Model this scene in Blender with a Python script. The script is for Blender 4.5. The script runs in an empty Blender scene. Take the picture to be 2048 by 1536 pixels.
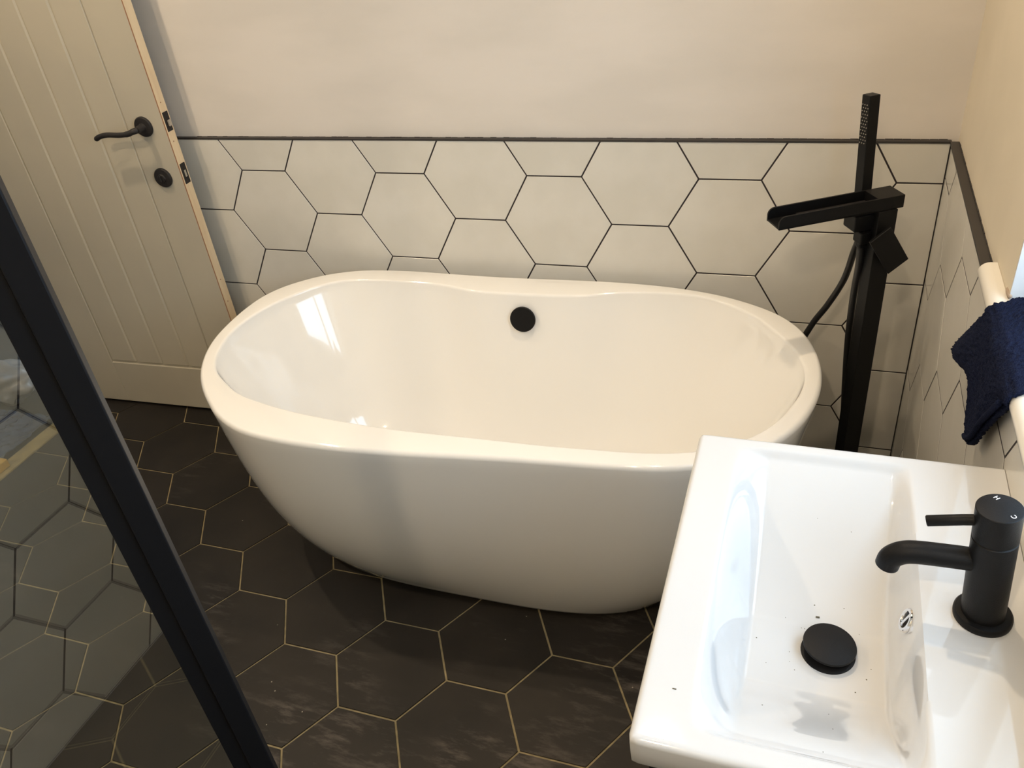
import bpy, bmesh, math, random
from mathutils import Vector, Matrix, noise
PI = math.pi
random.seed(7)
sc = bpy.context.scene
COL = sc.collection

# ------------------------------------------------------------------ camera
S = 0.1443                    # side of one hexagonal tile in metres
CAM = Vector((1.48895, -1.93280, 1.61429))
YPR = (-0.396568, 0.597191, -0.127256)
def cam_axes(y, p, r):
    f = Vector((math.sin(y)*math.cos(p), math.cos(y)*math.cos(p), -math.sin(p)))
    rt = Vector((math.cos(y), -math.sin(y), 0)); up = rt.cross(f)
    R = math.cos(r)*rt + math.sin(r)*up; U = -math.sin(r)*rt + math.cos(r)*up
    return R, U, f
R_, U_, F_ = cam_axes(*YPR)
cam = bpy.data.cameras.new('camera'); camo = bpy.data.objects.new('camera', cam); COL.objects.link(camo)
camo.matrix_world = Matrix(((R_.x, U_.x, -F_.x, CAM.x), (R_.y, U_.y, -F_.y, CAM.y), (R_.z, U_.z, -F_.z, CAM.z), (0, 0, 0, 1)))
cam.sensor_width = 36; cam.lens = 1664.286/2048*36; cam.clip_start = 0.02
sc.camera = camo

# ------------------------------------------------------------------ world, exposure
w = bpy.data.worlds.new('world'); sc.world = w; w.use_nodes = True
bg = w.node_tree.nodes['Background']; bg.inputs[0].default_value = (0.62, 0.80, 1.0, 1); bg.inputs[1].default_value = 7.0
sc.view_settings.view_transform = 'Standard'; sc.view_settings.look = 'None'
sc.view_settings.gamma = 1; sc.view_settings.exposure = 0.0
sc.view_settings.use_curve_mapping = False
LAMP_W = 37.0; LAMP_COL = (1.0, 0.78, 0.53)
# daylight portal just outside the window opening
pd = bpy.data.lights.new('window_portal', 'AREA'); pd.shape = 'RECTANGLE'; pd.size = 1.0; pd.size_y = 1.1
pd.cycles.is_portal = True
po = bpy.data.objects.new('window_portal', pd); COL.objects.link(po)
po.location = (1.99, -1.235, 1.50); po.rotation_euler = (0, PI/2, 0)

# ------------------------------------------------------------------ materials
def mat(name, col, rough=.5, metal=0., coat=0., spec=.5, noise_s=None, col2=None, detail=3, bump=0., bump_s=200., coat_r=.03, lo=.4, hi=.6, stretch=None):
    m = bpy.data.materials.new(name); m.use_nodes = True
    nt = m.node_tree; b = nt.nodes['Principled BSDF']
    b.inputs['Base Color'].default_value = (*col, 1); b.inputs['Roughness'].default_value = rough
    b.inputs['Metallic'].default_value = metal; b.inputs['Coat Weight'].default_value = coat
    b.inputs['Coat Roughness'].default_value = coat_r; b.inputs['Specular IOR Level'].default_value = spec
    tc = nt.nodes.new('ShaderNodeTexCoord')
    if noise_s:
        n = nt.nodes.new('ShaderNodeTexNoise'); n.inputs['Scale'].default_value = noise_s; n.inputs['Detail'].default_value = detail
        src = tc.outputs['Object']
        if stretch:
            mp = nt.nodes.new('ShaderNodeMapping'); mp.inputs['Scale'].default_value = stretch
            nt.links.new(src, mp.inputs[0]); src = mp.outputs[0]
        nt.links.new(src, n.inputs['Vector'])
        r = nt.nodes.new('ShaderNodeValToRGB'); r.color_ramp.elements[0].position = lo; r.color_ramp.elements[1].position = hi
        r.color_ramp.elements[0].color = (*col, 1); r.color_ramp.elements[1].color = (*(col2 or col), 1)
        nt.links.new(n.outputs['Fac'], r.inputs[0]); nt.links.new(r.outputs[0], b.inputs['Base Color'])
    if bump:
        n2 = nt.nodes.new('ShaderNodeTexNoise'); n2.inputs['Scale'].default_value = bump_s; n2.inputs['Detail'].default_value = 4
        nt.links.new(tc.outputs['Object'], n2.inputs['Vector'])
        bp = nt.nodes.new('ShaderNodeBump'); bp.inputs['Strength'].default_value = bump; bp.inputs['Distance'].default_value = .002
        nt.links.new(n2.outputs['Fac'], bp.inputs['Height']); nt.links.new(bp.outputs[0], b.inputs['Normal'])
    return m

M_plaster = mat('plaster', (.72, .675, .625), .75, noise_s=2.2, col2=(.67, .63, .58), detail=6, bump=.12, bump_s=30, stretch=(1, 1, 3))
M_plaster_r = mat('plaster_warm', (.76, .685, .55), .75, noise_s=3, col2=(.70, .63, .50), detail=6, bump=.12, bump_s=30)
M_tile = mat('wall_tile', (.70, .68, .625), .22, spec=.5, noise_s=5, col2=(.65, .63, .57), detail=5)
M_grout_dark = mat('dark_grout', (.022, .016, .017), .8)
M_trim = mat('anthracite_trim', (.032, .028, .026), .5)
M_grout_floor = mat('sand_grout', (.30, .245, .135), .85, noise_s=40, col2=(.22, .18, .10))
M_ceiling = mat('ceiling_paint', (.70, .67, .62), .8)
M_ceramic = mat('white_ceramic', (.625, .635, .645), .06, spec=.5, coat=.8, coat_r=.012)
M_tub = mat('white_acrylic', (.87, .86, .83), .08, spec=.5, coat=.6, coat_r=.012)
M_door = mat('door_paint', (.52, .475, .375), .45, noise_s=4, col2=(.49, .45, .36), bump=.05, bump_s=60)
M_wood = mat('raw_pine', (.82, .66, .44), .6, noise_s=9, col2=(.74, .57, .36), stretch=(3, 3, .4), detail=5)
M_knot_shade = mat('knot_and_edge_shade', (.33, .16, .08), .7)  # brown of the knots, also used for the painted shade on the door edge
M_black = mat('matt_black_metal', (.0065, .0065, .007), .45, spec=.18, bump=.15, bump_s=900)
M_black_p = mat('black_powder_coat', (.006, .0065, .008), .45, spec=.12)
M_black_r = mat('black_rubber_hose', (.012, .012, .013), .38, spec=.45, bump=.1, bump_s=600)
M_iron = mat('blackened_iron', (.016, .014, .014), .55, spec=.4, bump=.4, bump_s=250)
M_nozzle = mat('pale_rubber_nozzle', (.32, .29, .25), .5)
M_steel = mat('steel', (.62, .60, .56), .25, metal=1)
M_chrome = mat('chrome', (.85, .85, .86), .06, metal=1)
M_white = mat('white_print', (.85, .85, .85), .5)
M_sill = mat('white_gloss_paint', (.80, .77, .70), .25, coat=.3)
M_upvc = mat('white_upvc', (.80, .83, .86), .3)
M_reveal = mat('reveal_paint', (.80, .82, .84), .6)
M_navy = mat('navy_terry', (.004, .006, .022), .95, spec=.1, noise_s=700, col2=(.017, .024, .056), lo=.35, hi=.7, detail=2, bump=1., bump_s=900)
M_bag = mat('cloudy_plastic_bag', (.20, .18, .165), .35, noise_s=8, col2=(.14, .135, .135), bump=.4, bump_s=25)
M_sheet = mat('blue_plastic_sheet', (.03, .045, .085), .12, spec=.7, noise_s=12, col2=(.06, .075, .11), bump=.6, bump_s=18)
M_card = mat('bare_wood_threshold', (.30, .235, .10), .7, noise_s=16, col2=(.20, .16, .075))
M_yellow = mat('yellow_plastic', (.50, .30, .04), .4)
M_hallfloor = mat('hall_floor', (.028, .03, .036), .45)
M_hallwall = mat('hall_wall', (.16, .17, .17), .8)

def floor_tile_mat():
    m = bpy.data.materials.new('slate_floor_tile'); m.use_nodes = True; nt = m.node_tree; b = nt.nodes['Principled BSDF']
    L = nt.links.new; N = nt.nodes.new
    ge = N('ShaderNodeNewGeometry')
    n1 = N('ShaderNodeTexNoise'); n1.inputs['Scale'].default_value = 3.2; n1.inputs['Detail'].default_value = 7; n1.inputs['Roughness'].default_value = .62
    L(ge.outputs['Position'], n1.inputs['Vector'])
    r1 = N('ShaderNodeValToRGB'); r1.color_ramp.elements[0].position = .36; r1.color_ramp.elements[1].position = .68
    r1.color_ramp.elements[0].color = (.0098, .0080, .0062, 1); r1.color_ramp.elements[1].color = (.024, .0192, .0146, 1)
    L(n1.outputs['Fac'], r1.inputs[0])
    # dusty scuffs
    mp = N('ShaderNodeMapping'); mp.inputs['Rotation'].default_value = (0, 0, .5); mp.inputs['Scale'].default_value = (1.6, 6, 1)
    L(ge.outputs['Position'], mp.inputs[0])
    n2 = N('ShaderNodeTexNoise'); n2.inputs['Scale'].default_value = 5; n2.inputs['Detail'].default_value = 8; n2.inputs['Roughness'].default_value = .7
    L(mp.outputs[0], n2.inputs['Vector'])
    n3 = N('ShaderNodeTexNoise'); n3.inputs['Scale'].default_value = 2.3; n3.inputs['Detail'].default_value = 2
    L(ge.outputs['Position'], n3.inputs['Vector'])
    r2 = N('ShaderNodeValToRGB'); r2.color_ramp.elements[0].position = .50; r2.color_ramp.elements[1].position = .76
    L(n2.outputs['Fac'], r2.inputs[0])
    r3 = N('ShaderNodeValToRGB'); r3.color_ramp.elements[0].position = .50; r3.color_ramp.elements[1].position = .66
    L(n3.outputs['Fac'], r3.inputs[0])
    mu = N('ShaderNodeMath'); mu.operation = 'MULTIPLY'; L(r2.outputs[0], mu.inputs[0]); L(r3.outputs[0], mu.inputs[1])
    # white specks
    vo = N('ShaderNodeTexVoronoi'); vo.inputs['Scale'].default_value = 26; L(ge.outputs['Position'], vo.inputs['Vector'])
    r4 = N('ShaderNodeValToRGB'); r4.color_ramp.elements[0].position = .035; r4.color_ramp.elements[1].position = .05
    r4.color_ramp.elements[0].color = (1, 1, 1, 1); r4.color_ramp.elements[1].color = (0, 0, 0, 1)
    L(vo.outputs['Distance'], r4.inputs[0])
    n5 = N('ShaderNodeTexNoise'); n5.inputs['Scale'].default_value = 6; L(ge.outputs['Position'], n5.inputs['Vector'])
    r5 = N('ShaderNodeValToRGB'); r5.color_ramp.elements[0].position = .58; r5.color_ramp.elements[1].position = .6; L(n5.outputs['Fac'], r5.inputs[0])
    mu2 = N('ShaderNodeMath'); mu2.operation = 'MULTIPLY'; L(r4.outputs[0], mu2.inputs[0]); L(r5.outputs[0], mu2.inputs[1])
    mx = N('ShaderNodeMix'); mx.data_type = 'RGBA'; L(mu.outputs[0], mx.inputs['Factor']); L(r1.outputs[0], mx.inputs['A']); mx.inputs['B'].default_value = (.13, .11, .095, 1)
    mx2 = N('ShaderNodeMix'); mx2.data_type = 'RGBA'; L(mu2.outputs[0], mx2.inputs['Factor']); L(mx.outputs['Result'], mx2.inputs['A']); mx2.inputs['B'].default_value = (.30, .27, .22, 1)
    L(mx2.outputs['Result'], b.inputs['Base Color'])
    rr = N('ShaderNodeMapRange'); rr.inputs['To Min'].default_value = .42; rr.inputs['To Max'].default_value = .62; L(n1.outputs['Fac'], rr.inputs['Value']); L(rr.outputs[0], b.inputs['Roughness'])
    b.inputs['Specular IOR Level'].default_value = .35
    bp = N('ShaderNodeBump'); bp.inputs['Strength'].default_value = .15; bp.inputs['Distance'].default_value = .002
    L(n2.outputs['Fac'], bp.inputs['Height']); L(bp.outputs[0], b.inputs['Normal'])
    return m
M_floor_tile = floor_tile_mat()

def glass_mat(name, tint, ior=1.5):
    m = bpy.data.materials.new(name); m.use_nodes = True; nt = m.node_tree; nt.nodes.clear()
    o = nt.nodes.new('ShaderNodeOutputMaterial'); mx = nt.nodes.new('ShaderNodeMixShader'); fr = nt.nodes.new('ShaderNodeFresnel')
    t = nt.nodes.new('ShaderNodeBsdfTransparent'); g = nt.nodes.new('ShaderNodeBsdfGlossy')
    # Schlick reflectance on the angle to the surface (same for both faces of the pane)
    nt.nodes.remove(fr); lw = nt.nodes.new('ShaderNodeLayerWeight'); lw.inputs['Blend'].default_value = .5
    pw = nt.nodes.new('ShaderNodeMath'); pw.operation = 'POWER'; pw.inputs[1].default_value = 5
    F0 = ((ior-1)/(ior+1))**2
    ma = nt.nodes.new('ShaderNodeMath'); ma.operation = 'MULTIPLY_ADD'; ma.inputs[1].default_value = 1-F0; ma.inputs[2].default_value = F0
    nt.links.new(lw.outputs['Facing'], pw.inputs[0]); nt.links.new(pw.outputs[0], ma.inputs[0])
    t.inputs[0].default_value = (*tint, 1); g.inputs['Roughness'].default_value = 0.004; g.inputs['Color'].default_value = (.90, .97, 1, 1)
    nt.links.new(ma.outputs[0], mx.inputs[0]); nt.links.new(t.outputs[0], mx.inputs[1]); nt.links.new(g.outputs[0], mx.inputs[2]); nt.links.new(mx.outputs[0], o.inputs[0])
    return m
M_glass = glass_mat('shower_glass', (.95, .97, .965), 2.3)
M_pane = glass_mat('window_glass', (.97, .98, .98), 1.3)
def emis(name, col, s):
    m = bpy.data.materials.new(name); m.use_nodes = True; nt = m.node_tree; b = nt.nodes['Principled BSDF']
    b.inputs['Emission Color'].default_value = (*col, 1); b.inputs['Emission Strength'].default_value = s; return m
M_lamp = emis('lamp_lens', (1, .82, .60), 160)

# ------------------------------------------------------------------ helpers
def obj(name, me_or_bm, m=None, parent=None, smooth=False, angle=None):
    if isinstance(me_or_bm, bmesh.types.BMesh):
        me = bpy.data.meshes.new(name); bmesh.ops.recalc_face_normals(me_or_bm, faces=me_or_bm.faces[:]); me_or_bm.to_mesh(me); me_or_bm.free()
    else: me = me_or_bm
    if m and not me.materials: me.materials.append(m)
    if smooth:
        for p in me.polygons: p.use_smooth = True
        if angle is not None: me.set_sharp_from_angle(angle=angle)
    o = bpy.data.objects.new(name, me); COL.objects.link(o)
    if parent: o.parent = parent
    return o
def thing(name, label, cat, loc=(0, 0, 0), rotz=0, group=None):
    o = bpy.data.objects.new(name, None); COL.objects.link(o); o.empty_display_size = .05
    o.location = loc; o.rotation_euler = (0, 0, rotz); tag(o, label, cat, group); return o
def tag(o, label=None, cat=None, group=None, kind=None):
    if label: o['label'] = label
    if cat: o['category'] = cat
    if group: o['group'] = group
    if kind: o['kind'] = kind
    return o
def local(parent):           # world -> local matrix of an unrotated-chain parent
    return (Matrix.Translation(parent.location) @ parent.rotation_euler.to_matrix().to_4x4()).inverted()
def rel(o):                  # geometry was given in world coordinates: move it into its parent's frame
    o.data.transform(local(o.parent)); return o
def box(bm, lo, hi, M=None, bev=0, seg=2):
    b2 = bmesh.new(); bmesh.ops.create_cube(b2, size=1)
    s = [hi[i]-lo[i] for i in range(3)]; c = [(hi[i]+lo[i])/2 for i in range(3)]
    for v in b2.verts: v.co = Vector((v.co.x*s[0]+c[0], v.co.y*s[1]+c[1], v.co.z*s[2]+c[2]))
    if bev: bmesh.ops.bevel(b2, geom=b2.edges[:], offset=bev, segments=seg, affect='EDGES', profile=.5)
    if M: bmesh.ops.transform(b2, matrix=M, verts=b2.verts)
    me = bpy.data.meshes.new('t'); b2.to_mesh(me); b2.free(); bm.from_mesh(me); bpy.data.meshes.remove(me)
    return bm
def bx(lo, hi, M=None, bev=0, seg=2):
    return box(bmesh.new(), lo, hi, M, bev, seg)
def lathe(prof, n=48, M=None, bm=None, cap=True):      # prof: (r, z) list; revolves about z
    bm = bm or bmesh.new(); rings = []
    for r, z in prof:
        rings.append([bm.verts.new((r*math.cos(2*PI*k/n), r*math.sin(2*PI*k/n), z)) for k in range(n)])
    for a, b in zip(rings, rings[1:]):
        for k in range(n): bm.faces.new((a[k], a[(k+1) % n], b[(k+1) % n], b[k]))
    if cap:
        bm.faces.new(rings[0][::-1]); bm.faces.new(rings[-1])
    if M: bmesh.ops.transform(bm, matrix=M, verts=[v for r in rings for v in r])
    return bm
def tube(pts, r, n=16, bm=None, cap=True):
    bm = bm or bmesh.new(); pts = [Vector(p) for p in pts]; rs = r if isinstance(r, (list, tuple)) else [r]*len(pts)
    t0 = (pts[1]-pts[0]).normalized(); nrm = t0.orthogonal().normalized(); rings = []
    for i, p in enumerate(pts):
        t = (pts[min(i+1, len(pts)-1)]-pts[max(i-1, 0)]).normalized()
        nrm = (nrm - t*nrm.dot(t)).normalized(); b = t.cross(nrm)
        rings.append([bm.verts.new(p+rs[i]*(math.cos(2*PI*k/n)*nrm+math.sin(2*PI*k/n)*b)) for k in range(n)])
    for a, b in zip(rings, rings[1:]):
        for k in range(n): bm.faces.new((a[k], a[(k+1) % n], b[(k+1) % n], b[k]))
    if cap: bm.faces.new(rings[0][::-1]); bm.faces.new(rings[-1])
    return bm
def spline(pts, n=12):       # Catmull-Rom
    P = [Vector(p) for p in pts]; P = [2*P[0]-P[1]]+P+[2*P[-1]-P[-2]]; out = []
    for i in range(1, len(P)-2):
        for k in range(n):
            t = k/n; a, b, c, d = P[i-1:i+3]
            out.append(.5*((2*b)+(c-a)*t+(2*a-5*b+4*c-d)*t*t+(3*b-a-3*c+d)*t**3))
    out.append(P[-2]); return out
def clip(poly, axis, val, keep_less):
    out = []
    for i in range(len(poly)):
        a, b = poly[i], poly[(i+1) % len(poly)]
        ina = (a[axis] <= val) == keep_less or a[axis] == val; inb = (b[axis] <= val) == keep_less or b[axis] == val
        if ina: out.append(a)
        if ina != inb:
            t = (val-a[axis])/(b[axis]-a[axis]); out.append((a[0]+t*(b[0]-a[0]), a[1]+t*(b[1]-a[1])))
    return out
def area(p): return .5*sum(p[i][0]*p[(i+1) % len(p)][1]-p[(i+1) % len(p)][0]*p[i][1] for i in range(len(p)))
def tile_prism(poly, T, origin, th, ch=.0005):
    """poly in plane coordinates (u, v); T maps (u, v, n) to world; a chamfered slab th thick"""
    bm = bmesh.new(); n = len(poly); cx = sum(p[0] for p in poly)/n; cy = sum(p[1] for p in poly)/n
    def shrink(d):
        out = []
        for (x, y) in poly:
            l = math.hypot(x-cx, y-cy); k = max(0, (l-d)/l); out.append((cx+(x-cx)*k, cy+(y-cy)*k))
        return out
    r0 = [bm.verts.new(Vector(T(x, y, 0))-origin) for x, y in poly]
    r1 = [bm.verts.new(Vector(T(x, y, th-ch))-origin) for x, y in poly]
    r2 = [bm.verts.new(Vector(T(x, y, th))-origin) for x, y in shrink(ch)]
    for a, b in ((r0, r1), (r1, r2)):
        for k in range(n): bm.faces.new((a[k], a[(k+1) % n], b[(k+1) % n], b[k]))
    bm.faces.new(r2); bm.faces.new(r0[::-1]); return bm
def hex_tiles(centres, T, rect, gap, th, m, parent, ang=0, lip=.0006):
    full = {}; u0, u1, v0, v1 = rect; s = S-gap/math.sqrt(3)
    for (cu, cv) in centres:
        hexp = [(cu+s*math.cos(ang+k*PI/3), cv+s*math.sin(ang+k*PI/3)) for k in range(6)]
        p = hexp
        for ax, val, less in ((0, u0, False), (0, u1, True), (1, v0, False), (1, v1, True)):
            if p: p = clip(p, ax, val, less)
        if len(p) < 3 or abs(area(p)) < .0004: continue
        org = Vector(T(cu, cv, 0)); off = random.uniform(-lip, lip)
        whole = len(p) == 6 and abs(abs(area(p))-abs(area(hexp))) < 1e-9
        if whole and 'me' in full: o = obj('tile', full['me'], m, parent)
        else:
            o = obj('tile', tile_prism(p, T, org, th), m, parent)
            if whole: full['me'] = o.data
        nv = Vector(T(0, 0, 1))-Vector(T(0, 0, 0))
        o.location = org+nv*off

XW = 12.155*S; ZA = 5.90476*S; H3 = math.sqrt(3)/2; ZT = .9415     # right tile face, lattice row height, top of tiling
XL = -.93; YF = -2.50; ZC = 2.40
TH = .010
# ------------------------------------------------------------------ setting: floor
fl = obj('floor', bx((XL, YF, -.05), (XW+.02, .02, -.003)), M_grout_floor); tag(fl, kind='structure', label='sand coloured grout bed of the dark hexagon floor tiles')
A0 = 0.00355; FO = (0.37068, -0.65919)
def fpt(a, b):
    th = A0-2*PI/3
    return (FO[0]+S*(a*math.cos(A0)+b*math.cos(th)), FO[1]+S*(a*math.sin(A0)+b*math.sin(th)))
cs = []
e0 = fpt(.5, 0); ux = (math.cos(A0), math.sin(A0)); uy = (-ux[1], ux[0])
for i in range(-14, 15):
    for j in range(-16, 16):
        a = 1.5*i; b = (2*j+1)*H3 if i % 2 == 0 else 2*j*H3
        c = (e0[0]+S*(a*ux[0]+b*uy[0]), e0[1]+S*(a*ux[1]+b*uy[1]))
        if XL-.2 < c[0] < XW+.2 and YF-.2 < c[1] < .2: cs.append(c)
hex_tiles(cs, lambda u, v, n: (u, v, -.008+n), (XL+.002, XW-.002, YF+.002, -.002), .0050, .008, M_floor_tile, fl, A0, .0003)

# back wall and right wall, each a plaster slab with tiles on a dark grout bed
wb = obj('wall_back', bx((XL-.1, .008, -.05), (XW+.3, .12, ZC)), M_plaster); tag(wb, kind='structure', label='plastered back wall with white hexagon tiles below')
obj('grout_bed', bx((XL, -.0010, 0), (XW, .0079, ZT-.001), bev=0), M_grout_dark, wb)
cs = []
for i in range(-6, 12):
    for m_ in range(-10, 6):
        cs.append((3*S*i/2, ZA+S*((2*m_+1)*H3 if i % 2 == 0 else 2*m_*H3)))
hex_tiles(cs, lambda u, v, n: (u, .008-n, v), (XL+.003, XW-.002, .002, ZT), .0038, TH, M_tile, wb, 0, .0004)
obj('edge_trim', bx((XL, -.0035, ZT), (XW, .0085, ZT+.0055), bev=.0008), M_trim, wb)

WY0, WY1, WZ0, WZ1 = -.72, -1.75, .952, 2.05           # window opening in the right wall
bm = bmesh.new(); XO = XW+.014; XX = XO+.26
for lo, hi in (((XO, YF, -.05), (XX, WY1, ZC)), ((XO, WY1, -.05), (XX, WY0, WZ0)), ((XO, WY1, WZ1), (XX, WY0, ZC)), ((XO, WY0, -.05), (XX, .12, ZC))): box(bm, lo, hi)
wr = obj('wall_right', bm, M_plaster_r); tag(wr, kind='structure', label='plastered right wall with the window, white hexagon tiles below')
obj('grout_bed', bx((XW+.0005, YF, 0), (XO, -.0, ZT-.001)), M_grout_dark, wr)
cs = []
for i in range(-16, 8):
    for m_ in range(-10, 6):
        cs.append((S*(-3.194+1.5*i), ZA+S*(.1+((2*m_+1)*H3 if i % 2 == 0 else 2*m_*H3))))
hex_tiles(cs, lambda u, v, n: (XW+TH-n, u, v), (YF+.003, -.0045, .002, ZT), .0042, TH, M_tile, wr, 0, .0004)
obj('edge_trim', bx((XW-.0035, -.606, ZT), (XO+.001, -.0035, ZT+.0055), bev=.0008), M_trim, wr)
# ragged filler bead between trim and plaster
bm = bmesh.new()
for k in range(46):
    y = -.01-k*.013; r = .0012+.0016*random.random()
    box(bm, (XO-.001-r*.3, y-.0125, ZT+.004), (XO+.002, y, ZT+.0055+r), bev=.0004, seg=1)
obj('filler_bead', bm, M_trim, wr)
bm = bmesh.new()
for k in range(110):
    x = -.2+k*.0177; r = .0006+.0010*random.random()
    box(bm, (x, .0075, ZT+.004), (x+.0172, .0095, ZT+.0055+r), bev=.0003, seg=1)
obj('filler_bead', bm, M_trim, wb)

# left wall with doorway, front wall, ceiling, hall beyond the doorway
bm = bmesh.new()
for lo, hi in (((XL-.1, YF, -.05), (XL, -.84, ZC)), ((XL-.1, -.84, 2.0), (XL, -.13, ZC)), ((XL-.1, -.07, -.05), (XL, .12, ZC)), ((XL-.1, -.13, 2.0), (XL, -.07, ZC))): box(bm, lo, hi)
tag(obj('wall_left', bm, M_plaster), kind='structure', label='left wall with the doorway')
wf = obj('wall_front', bx((XL-.1, YF-.1, -.05), (XX, YF-.008, ZC)), M_plaster); tag(wf, kind='structure', label='tiled wall behind the viewer, seen only as a reflection in the shower glass')
obj('grout_bed', bx((XL, YF-.0079, 0), (XW, YF-.0011, ZC-.001)), M_grout_dark, wf)
AV = 1.5330; x0v = .229+(YF/S+6.966)/math.tan(AV); cs = []
for i in range(-14, 14):
    for m_ in range(-10, 16):
        yv = -7.466+1.5*i; x_ = S*(x0v+(yv-YF/S)/math.sin(AV))
        if XL-.2 < x_ < XW+.2: cs.append((x_, ZA+S*(-.759+((2*m_+1)*H3 if i % 2 == 0 else 2*m_*H3))))
hex_tiles(cs, lambda u, v, n: (u, YF-.010+n, v), (XL+.003, XW-.003, .002, ZC-.002), .0055, TH, M_tile, wf, 0, .0004)
tag(obj('ceiling', bx((XL-1.6, YF-.1, ZC), (XX, .7, ZC+.1)), M_ceiling), kind='structure', label='flat painted ceiling')
tag(obj('floor_hall', bx((-2.6, -1.6, -.05), (XL, .6, -.004)), M_hallfloor), kind='structure', label='dark hall floor beyond the doorway')
bm = bmesh.new()
box(bm, (-2.65, -1.65, -.05), (-2.6, .65, ZC)); box(bm, (-2.6, .6, -.05), (XL-.1, .65, ZC)); box(bm, (-2.6, -1.65, -.05), (XL-.1, -1.6, ZC))
tag(obj('wall_hall', bm, M_hallwall), kind='structure', label='hall walls beyond the doorway')
tag(obj('trim_1', bx((-.985, -.82, -.006), (-.925, -.135, .006), bev=.002), M_card), kind='structure', label='bare wooden threshold strip in the doorway')

# ------------------------------------------------------------------ window with board
win = obj('window_1', (lambda b: (box(b, (1.93, WY1, WZ0+.02), (1.985, WY1+.06, WZ1)), box(b, (1.93, WY0-.06, WZ0+.02), (1.985, WY0, WZ1)),
      box(b, (1.93, WY1+.06, WZ0+.02), (1.985, WY0-.06, WZ0+.08)), box(b, (1.93, WY1+.06, WZ1-.06), (1.985, WY0-.06, WZ1)), b)[-1])(bmesh.new()), M_upvc)
tag(win, kind='structure', label='white framed window above the washbasin')
obj('mullion', bx((1.94, -1.25, WZ0+.08), (1.98, -1.19, WZ1-.06), bev=.004), M_upvc, win)
obj('window_pane', bx((1.955, WY1+.06, WZ0+.08), (1.963, -1.25, WZ1-.06)), M_pane, win)
obj('window_pane', bx((1.955, -1.19, WZ0+.08), (1.963, WY0-.06, WZ1-.06)), M_pane, win)
obj('reveal_lining', bx((XO+.0005, WY0-.004, WZ0+.012), (1.93, WY0+.002, WZ1)), M_reveal, win)
# the window board: bullnose front, a horn past the reveal
bm = bmesh.new(); n = 10; NX = 1.7425; zt, zb = .966, .934; r = (zt-zb)/2; prof = []
for k in range(n+1):
    a = PI/2+PI*k/n; prof.append((NX+r+r*math.cos(a), (zt+zb)/2+r*math.sin(a)))
prof += [(XO-.001, zb), (XO-.001, .952), (1.93, .952), (1.93, zt)]
def sill_part(p, y0, y1, bm):
    A = [bm.verts.new((x, y0, z)) for x, z in p]; B = [bm.verts.new((x, y1, z)) for x, z in p]
    for k in range(len(p)): bm.faces.new((A[k], A[(k+1) % len(p)], B[(k+1) % len(p)], B[k]))
    bm.faces.new(A[::-1]); bm.faces.new(B)
sill_part(prof, WY0-.004, WY1, bm)
ph = prof[:n+1]+[(XO-.0005, zb), (XO-.0005, zt)]
sill_part(ph, -.607, WY0-.004, bm); sill_part(ph, WY1, WY1-.1, bm)
obj('window_board', bm, M_sill, win, True, math.radians(40))
# gap in the plaster where the board meets the reveal
bm = bmesh.new(); bmesh.ops.create_icosphere(bm, subdivisions=2, radius=1)
for v in bm.verts:
    k = 1+.25*noise.noise(v.co*2.3); v.co = Vector((XO+.001+v.co.x*.004*k, -.713+v.co.y*.016*k, zt+.005+v.co.z*.005*k))
obj('chipped_plaster', bm, mat('chipped_plaster', (.42, .33, .25), .9), win, True)

# ------------------------------------------------------------------ door (left, opened against the back wall)
DD = Vector((.99920, .04011, 0)); DN = Vector((-.04011, .99920, 0)); DO = Vector((-.9075, -.1062, .010))
DW, DT, DH = .686, .032, 1.975
def dm(a=0, n=0, z=0):    # door frame of reference: x along the leaf, y through it (0 = near face), z up
    return Matrix(((DD.x, DN.x, 0, DO.x+a*DD.x+n*DN.x), (DD.y, DN.y, 0, DO.y+a*DD.y+n*DN.y), (0, 0, 1, DO.z+z), (0, 0, 0, 1)))
door = obj('door_1', bx((0.002, .006, 0.001), (DW-.0028, DT-.003, DH), dm()), M_door); tag(door, kind='structure', label='cream painted boarded door opened against the back wall')
ZB, ZTp = .172, 1.845
g = .0035
obj('stile', bx((0, 0, 0), (.126, DT, DH), dm(), .002), M_door, door)
obj('stile', bx((.558, 0, 0), (DW-.0025, DT, DH), dm(), .002), M_door, door)
obj('rail', bx((.1262, 0, 0), (.5578, DT, ZB-.004), dm(), .002), M_door, door)
obj('rail', bx((.1262, 0, ZTp), (.5578, DT, DH), dm(), .002), M_door, door)
first = None
for k in range(4):
    a0 = .126+.108*k
    if first is None:
        first = obj('board', bx((.0002, .0015, ZB), (.1070, .020, ZTp-.002), dm(a0), .0058, 1), M_door, door)
    else:
        o = first.copy(); COL.objects.link(o); o.location = DD*(.108*k)
obj('edge_lipping', bx((DW-.0025, .0012, .0), (DW, DT, DH), dm(), .0004), M_wood, door)['label'] = 'unpainted pale wood door edge'
obj('edge_shadow_line', bx((DW-.003, .0, .0), (DW-.0005, .0014, DH), dm(), .0002), M_knot_shade, door)  # thin brown strip painting in the shadow gap along the door edge
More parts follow.
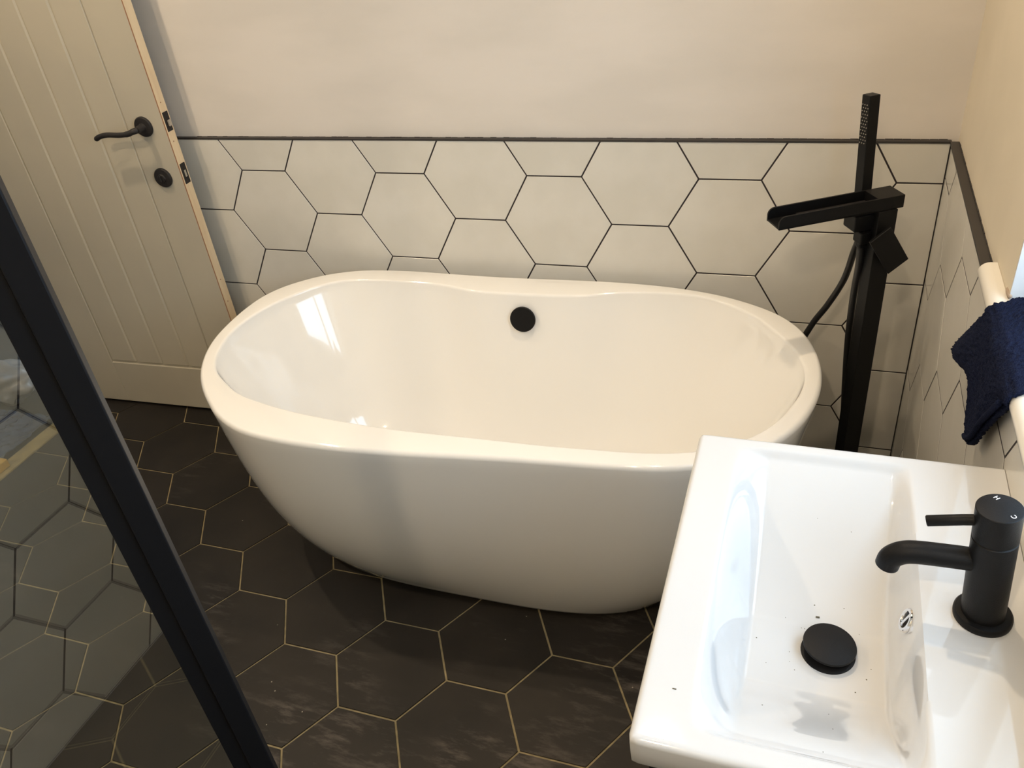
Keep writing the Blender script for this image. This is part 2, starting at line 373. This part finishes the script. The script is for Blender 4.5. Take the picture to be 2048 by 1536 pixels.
# knots in the raw edge
bm = bmesh.new()
for z in (1.066, .958, .522, .445):
    lathe([(.0022, 0), (.0020, .0003)], 10, dm(DW-.0001, .014, z-.01) @ Matrix.Rotation(PI/2, 4, 'Y'), bm)
obj('knot', bm, M_knot_shade, door)
TOF = Matrix.Rotation(PI/2, 4, 'X')       # lathe axis z -> -y (out of the near face)
lev = obj('lever_handle', lathe([(.0285, 0), (.0285, .004), (.0262, .0075), (.012, .0085), (.0105, .011), (.0095, .030), (.0085, .034)], 40, dm(.616, .0005, .995) @ TOF), M_iron, door, True, math.radians(35))
pts = spline([(.616, -.030, .995), (.607, -.040, .9935), (.590, -.044, .9885), (.560, -.044, .986), (.520, -.044, .987), (.492, -.044, .982), (.474, -.044, .9735)], 6)
bm = tube([dm() @ p for p in pts], [.0085]*7+[.008]*7+[.0072]*(len(pts)-16)+[.006, .0035], 14)
obj('lever', bm, M_iron, lev, True, math.radians(60))
tt = obj('lock_rose', lathe([(.0285, 0), (.0285, .004), (.0262, .0078), (.013, .0084), (.0125, .011), (.011, .0125), (.001, .013)], 40, dm(.621, .0005, .847) @ TOF), M_iron, door, True, math.radians(35))
obj('thumb_turn', bx((-.0025, -.017, -.0085), (.0025, -.012, .0085), dm(.621, 0, .847), .001), M_iron, tt)
lp = obj('latch_plate', bx((DW-.0005, .005, 1.003-.026), (DW+.0016, .027, 1.003+.027), dm(0, 0, 0), .0005), M_iron, door)
obj('latch_bolt', bx((DW+.001, .010, .990), (DW+.0085, .0225, 1.009), dm(), .002), M_steel, lp)
lp2 = obj('latch_plate', bx((DW-.0005, .005, .855-.030), (DW+.0016, .027, .855+.029), dm(), .0005), M_iron, door)
obj('bolt_face', bx((DW+.001, .0125, .844), (DW+.0023, .0205, .864), dm(), .0003), M_steel, lp2)

# ------------------------------------------------------------------ freestanding bathtub
KO = [1.0053, 1.011, 1.0242, 1.0453, 1.0713, 1.0901, 1.0913, 1.0799, 1.0496, 1.0108, 0.9708, 0.9381, 0.9201, 0.9211, 0.9463, 0.9926, 1.0548, 1.1108, 1.1264, 1.1122, 1.0891, 1.0571, 1.0239, 1.0004, 0.9892, 0.9887, 0.9956, 1.0097, 1.0309, 1.0557, 1.0855, 1.121, 1.136, 1.1051, 1.0584, 1.0151, 0.9794, 0.9582, 0.9572, 0.9788, 1.0182, 1.0654, 1.0781, 1.0697, 1.0547, 1.0339, 1.0165, 1.0069]
KI = [0.9575, 0.9599, 0.9626, 0.9663, 0.9777, 0.9992, 1.0136, 1.0136, 0.9472, 0.875, 0.8278, 0.7985, 0.7841, 0.7834, 0.7964, 0.8241, 0.8693, 0.9396, 1.0011, 0.9939, 0.9721, 0.9547, 0.9417, 0.934, 0.9325, 0.9348, 0.9408, 0.9541, 0.9647, 0.9611, 0.9564, 0.9254, 0.8916, 0.8588, 0.8326, 0.8156, 0.8037, 0.8028, 0.8187, 0.85, 0.8905, 0.9464, 0.9883, 0.9959, 0.9891, 0.9742, 0.9608, 0.9568]
CX, CY = .79, -.405
def four(K, th):             # contour radius table, cubic interpolation round the rim
    n_ = len(K); x = (th/(2*PI)*n_) % n_; i = int(x); t = x-i; a, b, c, d = K[i-1], K[i], K[(i+1) % n_], K[(i+2) % n_]
    r = .5*((2*b)+(c-a)*t+(2*a-5*b+4*c-d)*t*t+(3*b-a-3*c+d)*t**3)
    return Vector((CX+.75*r*math.cos(th), CY+.4*r*math.sin(th), 0))
def sell(cx, cy, a, b, n_, th):
    c, s = math.cos(th), math.sin(th); r = (abs(c)**n_+abs(s)**n_)**(-1/n_); return Vector((cx+a*r*c, cy+b*r*s, 0))
NT = 192; ths = [2*PI*k/NT for k in range(NT)]
RO = [four(KO, t) for t in ths]; BO = [sell(.765, -.407, .517, .269, 3.216, t) for t in ths]
RI = []
for t in ths:
    p = four(KI, t)
    if p.y > CY:
        g_ = 1/(1+math.exp(-(.20-abs(p.x-.80))/.035)); p.y -= .040*g_
    RI.append(p)
BI = [sell(.80, -.405, .47, .165, 2.6, t) for t in ths]
rings = []
HT = .580
def ring(pts, z): rings.append([Vector((p.x, p.y, z)) for p in pts])
ring([b.lerp(Vector((CX, CY, 0)), .05) for b in BO], .006)
ring([b.lerp(Vector((CX, CY, 0)), .012) for b in BO], .010)
for k in range(25):
    t = 1-k/24; s_ = .401*t+.599*t**3.368; z = .018+(HT-.012-.018)*(1-t)
    ring([o.lerp(b, s_) for o, b in zip(RO, BO)], z)
for k in range(1, 7):      # rounded outer lip
    a = PI/2*k/6; e = .010*(1-math.cos(a)); z = HT-.012+.012*math.sin(a)
    ring([o+(i-o).normalized()*e for o, i in zip(RO, RI)], z)
ring([i+(o-i).normalized()*.009 for o, i in zip(RO, RI)], HT-.0005)
for k in range(1, 7):
    a = PI/2*k/6; e = .007*(1-math.sin(a)); z = HT-.0005-.009*(1-math.cos(a))
    ring([i+(o-i).normalized()*e for o, i in zip(RO, RI)], z)
ZI = .150
for k in range(1, 29):
    t = k/28
    if t < .5: s_, d_ = .56*t/.5, .70*t/.5
    else:
        q_ = (t-.5)/.5; s_ = (1-q_)**2*.56+2*q_*(1-q_)*.77+q_*q_; d_ = (1-q_)**2*.70+2*q_*(1-q_)*.962+q_*q_
    z = HT-.0105-(HT-.0105-ZI)*d_
    ring([i.lerp(b, s_) for i, b in zip(RI, BI)], z)
for f_ in (.75, .45, .15): ring([Vector((.80, -.405, 0)).lerp(b, f_) for b in BI], ZI-.006*(1-f_))
me = bpy.data.meshes.new('shell'); vs = [v for r in rings for v in r]; fs = []
for j in range(len(rings)-1):
    for k in range(NT): fs.append((j*NT+k, j*NT+(k+1) % NT, (j+1)*NT+(k+1) % NT, (j+1)*NT+k))
fs.append(tuple(range(NT))[::-1]); fs.append(tuple((len(rings)-1)*NT+k for k in range(NT)))
tub = thing('bathtub', 'white freestanding oval double-ended bathtub against the tiled back wall', 'bathtub', (CX, CY, 0))
me.from_pydata([v-Vector((CX, CY, 0)) for v in vs], [], fs); me.materials.append(M_tub)
obj('shell', me, None, tub, True, math.radians(50))
for ft in ((.42, -.26), (1.1, -.26), (.42, -.55), (1.1, -.55)): obj('foot', lathe([(.025, 0), (.025, .012)], 20, Matrix.Translation((ft[0]-CX, ft[1]-CY, 0))), M_black_p, tub)
# overflow cover on the back inner wall, pointing forward and a little up
from mathutils.bvhtree import BVHTree
bvh = BVHTree.FromPolygons([v.co for v in me.vertices], [tuple(p.vertices) for p in me.polygons])
hit, nrm_, _, _ = bvh.ray_cast(Vector((.797-CX, 0, .514)), Vector((0, 1, 0)))
OVN = nrm_ if nrm_.y < 0 else -nrm_
rot = OVN.to_track_quat('Z', 'Y').to_matrix().to_4x4()
OVC = hit+Vector((CX, CY, 0))
obj('overflow_cover', lathe([(.019, -.016), (.019, .006), (.0335, .006), (.0345, .0075), (.0345, .0125), (.0330, .0140)], 40, Matrix.Translation(OVC-Vector((CX, CY, 0))) @ rot), M_black, tub, True, math.radians(30))['label'] = 'matt black round overflow cover'
obj('overflow_dot', lathe([(.003, 0), (.0028, .0006)], 14, Matrix.Translation(OVC-Vector((CX, CY, 0))) @ rot @ Matrix.Translation((-.008, .027, .0138))), M_black_p, tub)

# ------------------------------------------------------------------ freestanding bath filler
FA = math.radians(30); fs_ = Vector((-math.cos(FA), -math.sin(FA), 0)); ft_ = Vector((math.sin(FA), -math.cos(FA), 0))
HR = Vector((1.6455, -.210, 0))        # rear end of the head, on its axis
FC = HR+fs_*.033                       # column axis
filler = thing('bath_filler_tap', 'black square freestanding bath tap with open waterfall spout in the tiled corner', 'tap', (FC.x, FC.y, 0))
def fm(z=0):   # local frame: x = along the spout, y = toward the viewer side, z up ; origin at the rear end of the head
    return Matrix(((fs_.x, ft_.x, 0, HR.x), (fs_.y, ft_.y, 0, HR.y), (0, 0, 1, z), (0, 0, 0, 1)))
ZH = .920
def fobj(name, bm, m=M_black, parent=filler, smooth=False, ang=None):
    o = obj(name, bm, m, parent, smooth, ang); 
    o.data.transform(local(filler)); return o
fobj('base_plate', bx((-.012, -.045, 0), (.078, .045, .009), fm(), .003))
fobj('column', bx((.013, -.0040, .009), (.053, .0300, ZH-.0265), fm(), .0012))
# head and trough in one piece: solid block, then an open channel with rounded front corners
W2 = .0265; TK = .0265
bm = bmesh.new()
box(bm, (0, -W2, ZH-TK), (.056, W2, ZH), fm(), .0008)
L_ = .262
box(bm, (.055, -W2, ZH-TK), (L_, W2, ZH-TK+.004), fm(), .0008)
def cheek(y0, y1):
    pr = [(.055, ZH-TK), (L_, ZH-TK)]
    for k in range(7):
        a = PI/2*k/6; pr.append((L_-.014+.014*math.cos(a), ZH-.014+.014*math.sin(a)))
    pr.append((.055, ZH))
    A = [bm.verts.new(fm() @ Vector((x, y0, z))) for x, z in pr]; B = [bm.verts.new(fm() @ Vector((x, y1, z))) for x, z in pr]
    for k in range(len(pr)): bm.faces.new((A[k], A[(k+1) % len(pr)], B[(k+1) % len(pr)], B[k]))
    bm.faces.new(A[::-1]); bm.faces.new(B)
cheek(-W2, -W2+.004); cheek(W2-.004, W2)
fobj('spout', bm)
# raised floor plate and water slot inside the trough
fobj('slot_plate', bx((.057, -W2+.007, ZH-TK+.004), (.205, W2-.007, ZH-TK+.0085), fm(), .001), M_iron)
# lever paddle on the viewer side
LZ = .828
MP = fm() @ Matrix.Translation((.041, .0275, LZ)) @ Matrix.Rotation(math.radians(33), 4, 'Y')
lv = fobj('lever', box(bx((-.024, .020, -.060), (.024, .027, .034), MP, .0012), (-.016, 0, -.016), (.016, .020, .016), MP, .002))
# handset bracket and hose outlet on the spout side of the column
br = fobj('handset_bracket', bx((.050, -.030, .850), (.092, .014, .884), fm(), .003))
fobj('hose_outlet', box(bx((.052, -.014, .820), (.076, .016, .846), fm(), .003), (.054, -.012, .806), (.070, .006, .823), fm(), .003))

# hand shower, held by the bracket
SB = Vector((1.5855, -.180, .852)); ST = Vector((1.5755, -.165, 1.095)); ax = (ST-SB).normalized()
hs = thing('hand_shower', 'black square stick hand shower upright in the bath tap bracket', 'shower head', SB)
HY = math.radians(-55)
xr = Vector((math.cos(HY), math.sin(HY), 0)); yr = ax.cross(xr).normalized(); xr = yr.cross(ax).normalized()
def hm(z=0):
    o_ = ax*z; return Matrix(((xr.x, yr.x, ax.x, o_.x), (xr.y, yr.y, ax.y, o_.y), (xr.z, yr.z, ax.z, o_.z), (0, 0, 0, 1)))
LN = (ST-SB).length
obj('handle', bx((-.0125, -.0115, 0), (.0125, .0115, LN), hm(), .0014), M_black, hs)
obj('hose_nut', lathe([(.0085, -.030), (.0095, -.026), (.0105, -.004), (.0095, .002)], 24, hm()), M_black_r, hs, True, math.radians(40))
bm = bmesh.new(); yy = -.0115
for i in range(13):
    for j in range(3):
        m_ = hm() @ Matrix.Translation((-.0068+.0068*j+(.0016 if i % 2 else -.0016), yy, LN-.018-.0062*i)) @ Matrix.Rotation(PI/2, 4, 'X')
        lathe([(.0013, 0), (.0010, .0009)], 8, m_, bm)
noz = obj('spray_nozzles', bm, M_nozzle, hs); noz['kind'] = 'stuff'; noz['label'] = 'grid of pale rubber spray nozzles'
hp = spline([SB-ax*.028, SB-ax*.055, (1.5835, -.155, .755), (1.572, -.132, .675), (1.545, -.118, .60), (1.514, -.11, .535), (1.485, -.10, .44), (1.475, -.09, .30), (1.488, -.09, .15),
             (1.525, -.105, .045), (1.565, -.14, .018), (1.598, -.175, .05), (1.612, -.195, .16), (1.613, -.200, .28), (1.603, -.20, .42), (1.594, -.207, .56), (1.5915, -.217, .68), (1.5925, -.232, .76), tuple(fm() @ Vector((.062, -.003, .808)))], 10)
o = obj('hose', tube([Vector(p)-SB for p in hp], .0074, 14), M_black_r, hs, True)

# ------------------------------------------------------------------ washbasin
BX0, BX1, BY0, BY1, BZ = 1.3690, XW-.0005, -1.472, -.978, .860
basin = thing('washbasin', 'white rectangular ceramic washbasin on the right wall under the window', 'washbasin', ((BX0+BX1)/2, (BY0+BY1)/2, BZ-.055))
def sm(t): t = max(0, min(1, t)); return t*t*(3-2*t)
IX0, IX1, IY0, IY1 = 1.424, 1.643, -1.449, -.997     # bowl opening
DRN = Vector((1.5585, -1.237, 0))
def top_z(x, y):
    def rp(t): t = max(0, min(1, t)); return .45*t+.55*sm(t)
    fx = rp((x-IX0)/.044)*rp((IX1-x)/.022)
    l1 = .07*sm((y-IY0)/.012)+.93*rp((y-IY0)/.150); l2 = .07*sm((IY1-y)/.012)+.93*rp((IY1-y)/.205)
    d = .102*fx*l1*l2
    rr = math.hypot(x-DRN.x, y-DRN.y)
    d += .005*math.exp(-(rr/.06)**2)*fx
    return BZ-d
NXg, NYg = 120, 190; RB = .007
bm = bmesh.new(); grid = {}
def edge_pts(a, b, n_):
    return [a+(b-a)*k/n_ for k in range(n_+1)]
xs = edge_pts(BX0+RB, BX1, NXg); ys = edge_pts(BY0+RB, BY1-RB, NYg)
for i, x in enumerate(xs):
    for j, y in enumerate(ys): grid[i, j] = bm.verts.new((x, y, top_z(x, y)))
for i in range(NXg):
    for j in range(NYg): bm.faces.new((grid[i, j], grid[i+1, j], grid[i+1, j+1], grid[i, j+1]))
# rounded outer edge, sides and tapered underside, following the rectangular border
border = [(0, j) for j in range(NYg, -1, -1)]+[(i, 0) for i in range(1, NXg+1)]
path = [(i, NYg) for i in range(NXg, 0, -1)]+border       # back-far corner -> far edge -> front edge -> near edge -> back-near corner
def outn(i, j):
    n_ = Vector((0, 0, 0))
    if i == 0: n_.x -= 1
    if j == 0: n_.y -= 1
    if j == NYg: n_.y += 1
    return n_.normalized() if n_.length else n_
prev = [grid[p] for p in path]
steps = [(RB*math.sin(PI/2*k/5), -RB*(1-math.cos(PI/2*k/5))) for k in range(1, 6)]+[(RB-.0005, -.022), (RB-.0015, -.040), (RB-.005, -.047), (RB-.012, -.050), (-.05, -.052), (-.085, -.100), (-.10, -.122), (-.115, -.128)]
for e, dz in steps:
    cur = []
    for (i, j) in path:
        c = grid[i, j].co; n_ = outn(i, j); k = 1.0
        p = Vector((c.x, c.y, BZ))+n_*e
        if e < 0:   # underside: pull toward the centre line
            p = Vector((max(c.x, BX0+RB-e) if True else c.x, min(max(c.y, BY0+RB-e), BY1-RB+e), BZ))
            p.x = max(c.x, BX0-e)
        p.z = BZ+dz; cur.append(bm.verts.new(p))
    for k in range(len(path)-1): bm.faces.new((prev[k], prev[k+1], cur[k+1], cur[k]))
    prev = cur
bm.faces.new(prev)
bw = obj('basin_body', bm, M_ceramic, basin, True, math.radians(60)); rel(bw)
dz_ = top_z(DRN.x, DRN.y)
wst = obj('waste_flange', lathe([(.031, 0), (.031, .0025), (.027, .004), (.012, .0045), (.012, .010), (.024, .0125)], 40, Matrix.Translation((DRN.x, DRN.y, dz_-.0005))), M_black, basin, True, math.radians(30)); rel(wst)
plug = obj('waste_plug', lathe([(.0270, .0), (.0300, .0015), (.0305, .0030), (.0300, .0046), (.0280, .0052)], 48, Matrix.Translation((DRN.x+.0005, DRN.y+.001, dz_+.0118)) @ Matrix.Rotation(math.radians(4), 4, 'Y')), M_black, basin, True, math.radians(30)); rel(plug)
plug['label'] = 'matt black round push waste plug'
OVP = Vector((1.634, -1.232, .828)); ovm = Matrix.Translation(OVP) @ Vector((-.93, 0, .36)).to_track_quat('Z', 'Y').to_matrix().to_4x4()
rg = obj('overflow_ring', lathe([(.0092, -.003), (.0092, .0012), (.0100, .0028), (.0128, .0028), (.0142, .0012), (.0144, -.001)], 36, ovm, cap=False), M_chrome, basin, True, math.radians(40)); rel(rg)
rg['label'] = 'small chrome overflow ring'
hb = obj('overflow_hole', lathe([(.0095, -.0009), (.0093, -.0004)], 28, ovm), M_iron, basin); rel(hb)
cb = obj('overflow_bar', bx((-.0017, -.0095, .0004), (.0017, .0095, .0026), ovm, .0006), M_chrome, basin); rel(cb)
# specks of debris lying in the bowl
bm = bmesh.new()
for k in range(26):
    x = DRN.x+random.gauss(0, .045); y = DRN.y+random.gauss(0, .07)
    if not (IX0+.04 < x < IX1-.03 and math.hypot(x-DRN.x, y-DRN.y) > .037): continue
    s_ = random.choice((.0004, .0005, .0007)); box(bm, (x-s_, y-s_*.7, top_z(x, y)-.0002), (x+s_, y+s_*.7, top_z(x, y)+s_*.6))
x, y = 1.404, -1.405; box(bm, (x-.002, y-.0005, BZ), (x+.002, y+.0005, BZ+.0006))
x, y = 1.545, -1.190; box(bm, (x-.0022, y-.0009, top_z(x, y)), (x+.0022, y+.0009, top_z(x, y)+.0012))
sp = obj('dirt_specks', bm, mat('dirt', (.10, .09, .06), .9), basin); sp['kind'] = 'stuff'; rel(sp)

# black frame under the basin
fr = thing('basin_stand', 'black metal frame on the wall carrying the white washbasin', 'frame', (XW-.01, (BY0+BY1)/2, BZ-.075))
for nm, lo, hi in (('front_bar', (BX0+.018, BY0+.014, BZ-.074), (BX0+.036, BY1-.02, BZ-.0525)), ('side_arm', (BX0+.036, BY0+.014, BZ-.074), (XW-.001, BY0+.032, BZ-.0525)),
                   ('side_arm', (BX0+.036, BY1-.038, BZ-.074), (XW-.001, BY1-.020, BZ-.0525))):
    rel(obj(nm, bx(lo, hi, None, .0015), M_black_p, fr))

# basin mixer tap, leaning very slightly forward
TB = Vector((1.702, -1.237, BZ+.0004)); TL = Matrix.Rotation(math.radians(-5.0), 4, 'Y')
tap = thing('basin_mixer_tap', 'black round single-lever mixer tap on the white washbasin', 'tap', TB)
obj('base_ring', lathe([(.0285, 0), (.0288, .002), (.0286, .006), (.0272, .0078), (.0215, .0085)], 56), M_black, tap, True, math.radians(35))
obj('body', lathe([(.0212, .001), (.0212, .1150), (.0200, .1160)], 56, TL), M_black, tap, True, math.radians(30))
cap_ = obj('cap', lathe([(.0200, .1165), (.0212, .1175), (.0212, .1535), (.0206, .1542), (.0200, .1544)], 56, TL), M_black, tap, True, math.radians(30))
sp_ = spline([(-.010, 0, .082), (-.040, 0, .084), (-.068, 0, .085), (-.082, 0, .0825), (-.092, 0, .0745), (-.0955, 0, .0635)], 7)
sp_ = [TL @ p for p in sp_]
bm = tube(sp_, .0122, 28)
obj('spout', bm, M_black, tap, True, math.radians(40))
rd = [TL @ Vector((-.015, 0, .137)), TL @ Vector((-.030, .001, .1345)), TL @ Vector((-.0615, .002, .1285)), TL @ Vector((-.0623, .002, .1283))]
obj('lever_rod', tube(rd, [.0057, .0057, .0057, .0050], 22), M_black, tap, True, math.radians(40))
def letter(ch, x, y, rz, size):
    cu = bpy.data.curves.new('letter', 'FONT'); cu.body = ch; cu.size = size; cu.align_x = 'CENTER'; cu.align_y = 'CENTER'; cu.extrude = .00012; cu.offset = .00004
    o_ = bpy.data.objects.new('tmp', cu); COL.objects.link(o_); bpy.context.view_layer.update()
    me_ = bpy.data.meshes.new_from_object(o_.evaluated_get(bpy.context.evaluated_depsgraph_get())); bpy.data.objects.remove(o_)
    me_.transform(TL @ Matrix.Translation((x, y, .1545)) @ Matrix.Rotation(rz, 4, 'Z'))
    q_ = obj('letter', me_, M_white, cap_); q_['label'] = 'printed letter '+ch; return q_
letter('H', -.001, .0145, 2.2, .0068); letter('C', .0105, -.0115, 2.0, .0068)

# ------------------------------------------------------------------ navy towel over the window board
def lerp(a, b, t): return a+(b-a)*t
def pline(P, t):
    t = max(0, min(.99999, t))*(len(P)-1); i = int(t); return P[i].lerp(P[i+1], t-i)
def towel_grid(bot, yf_top, yn_top, back, thick, amp, seed, NU=90, NV=110):
    """u runs along the board, v from the back of the board over its nose and down"""
    V = {}; r_ = .020
    for a in range(NU+1):
        u = a/NU; B = bot(u)                # (y, z, x-offset)
        yt = lerp(yf_top, yn_top, u); yb = lerp(back[0], back[1], u)
        for b in range(NV+1):
            v = b/NV
            if v < .38:
                t = v/.38; x = lerp(1.86, 1.760, t); y = lerp(yb, yt, t**1.5); z = zt+.0065; nx, nz = 0, 1
            elif v < .50:
                t = (v-.38)/.12; a_ = PI/2+PI/2*t; x = 1.760+r_*1.0*math.cos(a_)-.004*t; z = zt+.0065-r_+r_*math.sin(a_); y = yt; nx, nz = math.cos(a_), math.sin(a_)
            else:
                t = (v-.50)/.50; z0 = zt+.0065-r_; z = lerp(z0, B[1], t); y = lerp(yt, B[0], t**1.05)
                x = 1.736-B[2]*math.sin(t*PI*.62); nx, nz = -1, 0
            f_ = amp*noise.noise(Vector((u*3.1+seed, v*2.4, seed)))+.0030*noise.noise(Vector((u*45, v*60, seed)))+.0016*noise.noise(Vector((u*140, v*170, seed)))
            for c_ in (.10, .145, .19, .27, .315): 
                if v > .42: f_ -= .0016*math.exp(-((v-.30-c_*.75)/.006)**2)
            V[a, b] = Vector((x+nx*f_, y, z+nz*f_))
    bm = bmesh.new(); G = {k: bm.verts.new(p) for k, p in V.items()}
    G2 = {}
    for a in range(NU+1):
        for b in range(NV+1):
            v = b/NV; nx, nz = (0, 1) if v < .38 else ((math.cos(PI/2+PI/2*(v-.38)/.12), math.sin(PI/2+PI/2*(v-.38)/.12)) if v < .5 else (-1, 0))
            G2[a, b] = bm.verts.new(V[a, b]-Vector((nx, 0, nz))*thick)
    for a in range(NU):
        for b in range(NV):
            bm.faces.new((G[a, b], G[a+1, b], G[a+1, b+1], G[a, b+1])); bm.faces.new((G2[a, b], G2[a, b+1], G2[a+1, b+1], G2[a+1, b]))
    for a in range(NU):
        for b in (0, NV): bm.faces.new((G[a, b], G[a+1, b], G2[a+1, b], G2[a, b]))
    for b in range(NV):
        for a in (0, NU): bm.faces.new((G[a, b], G[a, b+1], G2[a, b+1], G2[a, b]))
    return bm
tw = thing('hand_towel', 'navy blue terry towel draped over the white window board', 'towel', (1.75, -.86, zt))
BP = [Vector(p) for p in ((-.640, .824, .010), (-.700, .842, .016), (-.768, .857, .006), (-.798, .838, .005), (-.820, .806, .006), (-.850, .806, .006), (-.878, .828, .005), (-.898, .866, .003), (-.932, .912, .002), (-.962, .950, .001))]
BPs = spline(BP, 8)
def botA(u): return pline(BPs, u)
rel(obj('top_layer', towel_grid(botA, -.742, -.962, (-.672, -.86), .006, .0055, 3.1), M_navy, tw, True))
def botB(u):
    p = pline(BPs, .50+.5*u); return Vector((p.x-.003, p.y-.009, p.z-.004))
rel(obj('under_layer', towel_grid(botB, -.80, -.968, (-.70, -.87), .005, .003, 8.3), M_navy, tw, True))
hemp = [Vector((1.7345-p.z*.93, p.x, p.y+.0005)) for p in BPs[38:-1]]
rel(obj('hem', tube(hemp, [.003+.0012*min(1, i/3) for i in range(len(hemp))], 10), M_navy, tw, True))

# ------------------------------------------------------------------ shower screen
AZ = AV/2; gd = Vector((math.cos(AZ), math.sin(AZ), 0)); gn = Vector((math.sin(AZ), -math.cos(AZ), 0))
GA = Vector((x0v*S, YF, 0))              # where the glass plane meets the wall behind the viewer
pr_ = Vector((.885, -1.4715, 0))-Vector((CAM.x, CAM.y, 0)); t_ = (GA-Vector((CAM.x, CAM.y, 0))).dot(gn)/pr_.dot(gn)
G0 = Vector((CAM.x, CAM.y, 0))+pr_*t_; GL = (G0-GA).length-.012          # free end of the screen
def gm(): return Matrix(((gn.x, -gd.x, 0, G0.x), (gn.y, -gd.y, 0, G0.y), (0, 0, 1, 0), (0, 0, 0, 1)))   # x = toward the basin, y = along the screen from its free end
ss = thing('shower_screen', 'black framed clear glass shower screen at the left', 'shower screen', G0)
def sobj(n_, bm_, m_): return rel(obj(n_, bm_, m_, ss))
sobj('frame_post', bx((-.012, 0, 0), (.012, .022, 2.0), gm(), .0015), M_black_p)
sobj('glazing_channel', bx((-.009, .0215, 0), (.009, .038, 2.0), gm(), .001), M_black_p)
sobj('glass_panel', bx((-.002, .036, .012), (.002, GL, 1.99), gm()), M_glass)
sobj('bottom_channel', bx((-.009, .038, 0), (.009, GL, .02), gm(), .001), M_black_p)
sobj('top_rail', bx((-.012, .022, 1.975), (.012, GL, 2.0), gm(), .001), M_black_p)

# ------------------------------------------------------------------ builders' leftovers seen through the glass
def crumple(c, s, seed, amp=.3, fr_=2.0, sub=4):
    bm = bmesh.new(); bmesh.ops.create_icosphere(bm, subdivisions=sub, radius=1)
    for v in bm.verts:
        n_ = noise.noise(v.co*fr_+Vector((seed, 0, 0)))*amp+abs(noise.noise(v.co*fr_*2.7+Vector((0, seed, 0))))*amp*.7
        p = v.co*(1+n_); v.co = Vector((p.x*s[0], p.y*s[1], max(-s[2]*.95, p.z*s[2])))+Vector((0, 0, s[2]*.95))
    return bm
b1 = obj('plastic_bag', crumple((0, 0, 0), (.115, .090, .070), 1.7), M_bag, None, True); b1.location = (-1.30, -.155, -.003)
tag(b1, 'larger crumpled cloudy plastic bag on the hall floor behind the glass', 'bag')
b2 = obj('plastic_bag', crumple((0, 0, 0), (.075, .050, .045), 5.2), M_bag, None, True); b2.location = (-1.085, -.115, -.003)
tag(b2, 'smaller crumpled bag close to the black screen post', 'bag')
bm = bmesh.new(); bmesh.ops.create_grid(bm, x_segments=50, y_segments=50, size=.5)
for v in bm.verts:
    v.co.z = .012+.018*abs(noise.noise(v.co*9))+.010*abs(noise.noise(v.co*21)); v.co.x *= .36; v.co.y *= .34
sh = obj('plastic_sheet', bm, M_sheet, None, True); sh.location = (-1.175, -.42, -.002)
tag(sh, 'dark blue wrinkled plastic sheet lying beyond the threshold', 'plastic sheet')
sp2 = obj('spirit_level', bx((-.02, -.16, 0), (.02, .16, .03), None, .003), M_yellow); sp2.location = (-.965, -.66, .0065)
tag(sp2, 'yellow plastic strip at the left edge of the picture, by the threshold', 'strip')
sp2.name = 'yellow_strip'

# ------------------------------------------------------------------ recessed ceiling lamps
k = 0
names = {(-.42, -.60): 'over the opened door', (1.22, -.55): 'over the tap end of the bathtub', (-.42, -1.55): 'by the doorway', (1.22, -2.25): 'behind the viewer'}
for (x, y), where in names.items():
    t = thing('ceiling_downlight', 'round recessed ceiling lamp '+where, 'lamp', (x, y, ZC), group='recessed ceiling lamps')
    if k == 0:
        bez = obj('bezel', lathe([(.045, 0), (.044, -.003), (.034, -.004), (.031, .001)], 32, cap=False), M_white, t, True, .6)
        ln = obj('lens', lathe([(.030, -.001), (.030, .0005)], 24), M_lamp, t)
        bm_, lm_ = bez.data, ln.data
    else:
        for nme, d_ in (('bezel', bm_), ('lens', lm_)):
            o = bpy.data.objects.new(nme, d_); COL.objects.link(o); o.parent = t
    ld = bpy.data.lights.new('downlight_lamp', 'SPOT'); ld.energy = LAMP_W; ld.color = LAMP_COL; ld.spot_size = math.radians(150); ld.spot_blend = .8; ld.shadow_soft_size = .022
    lo_ = bpy.data.objects.new('downlight_lamp', ld); COL.objects.link(lo_); lo_.parent = t; lo_.location = (0, 0, -.012)
    k += 1
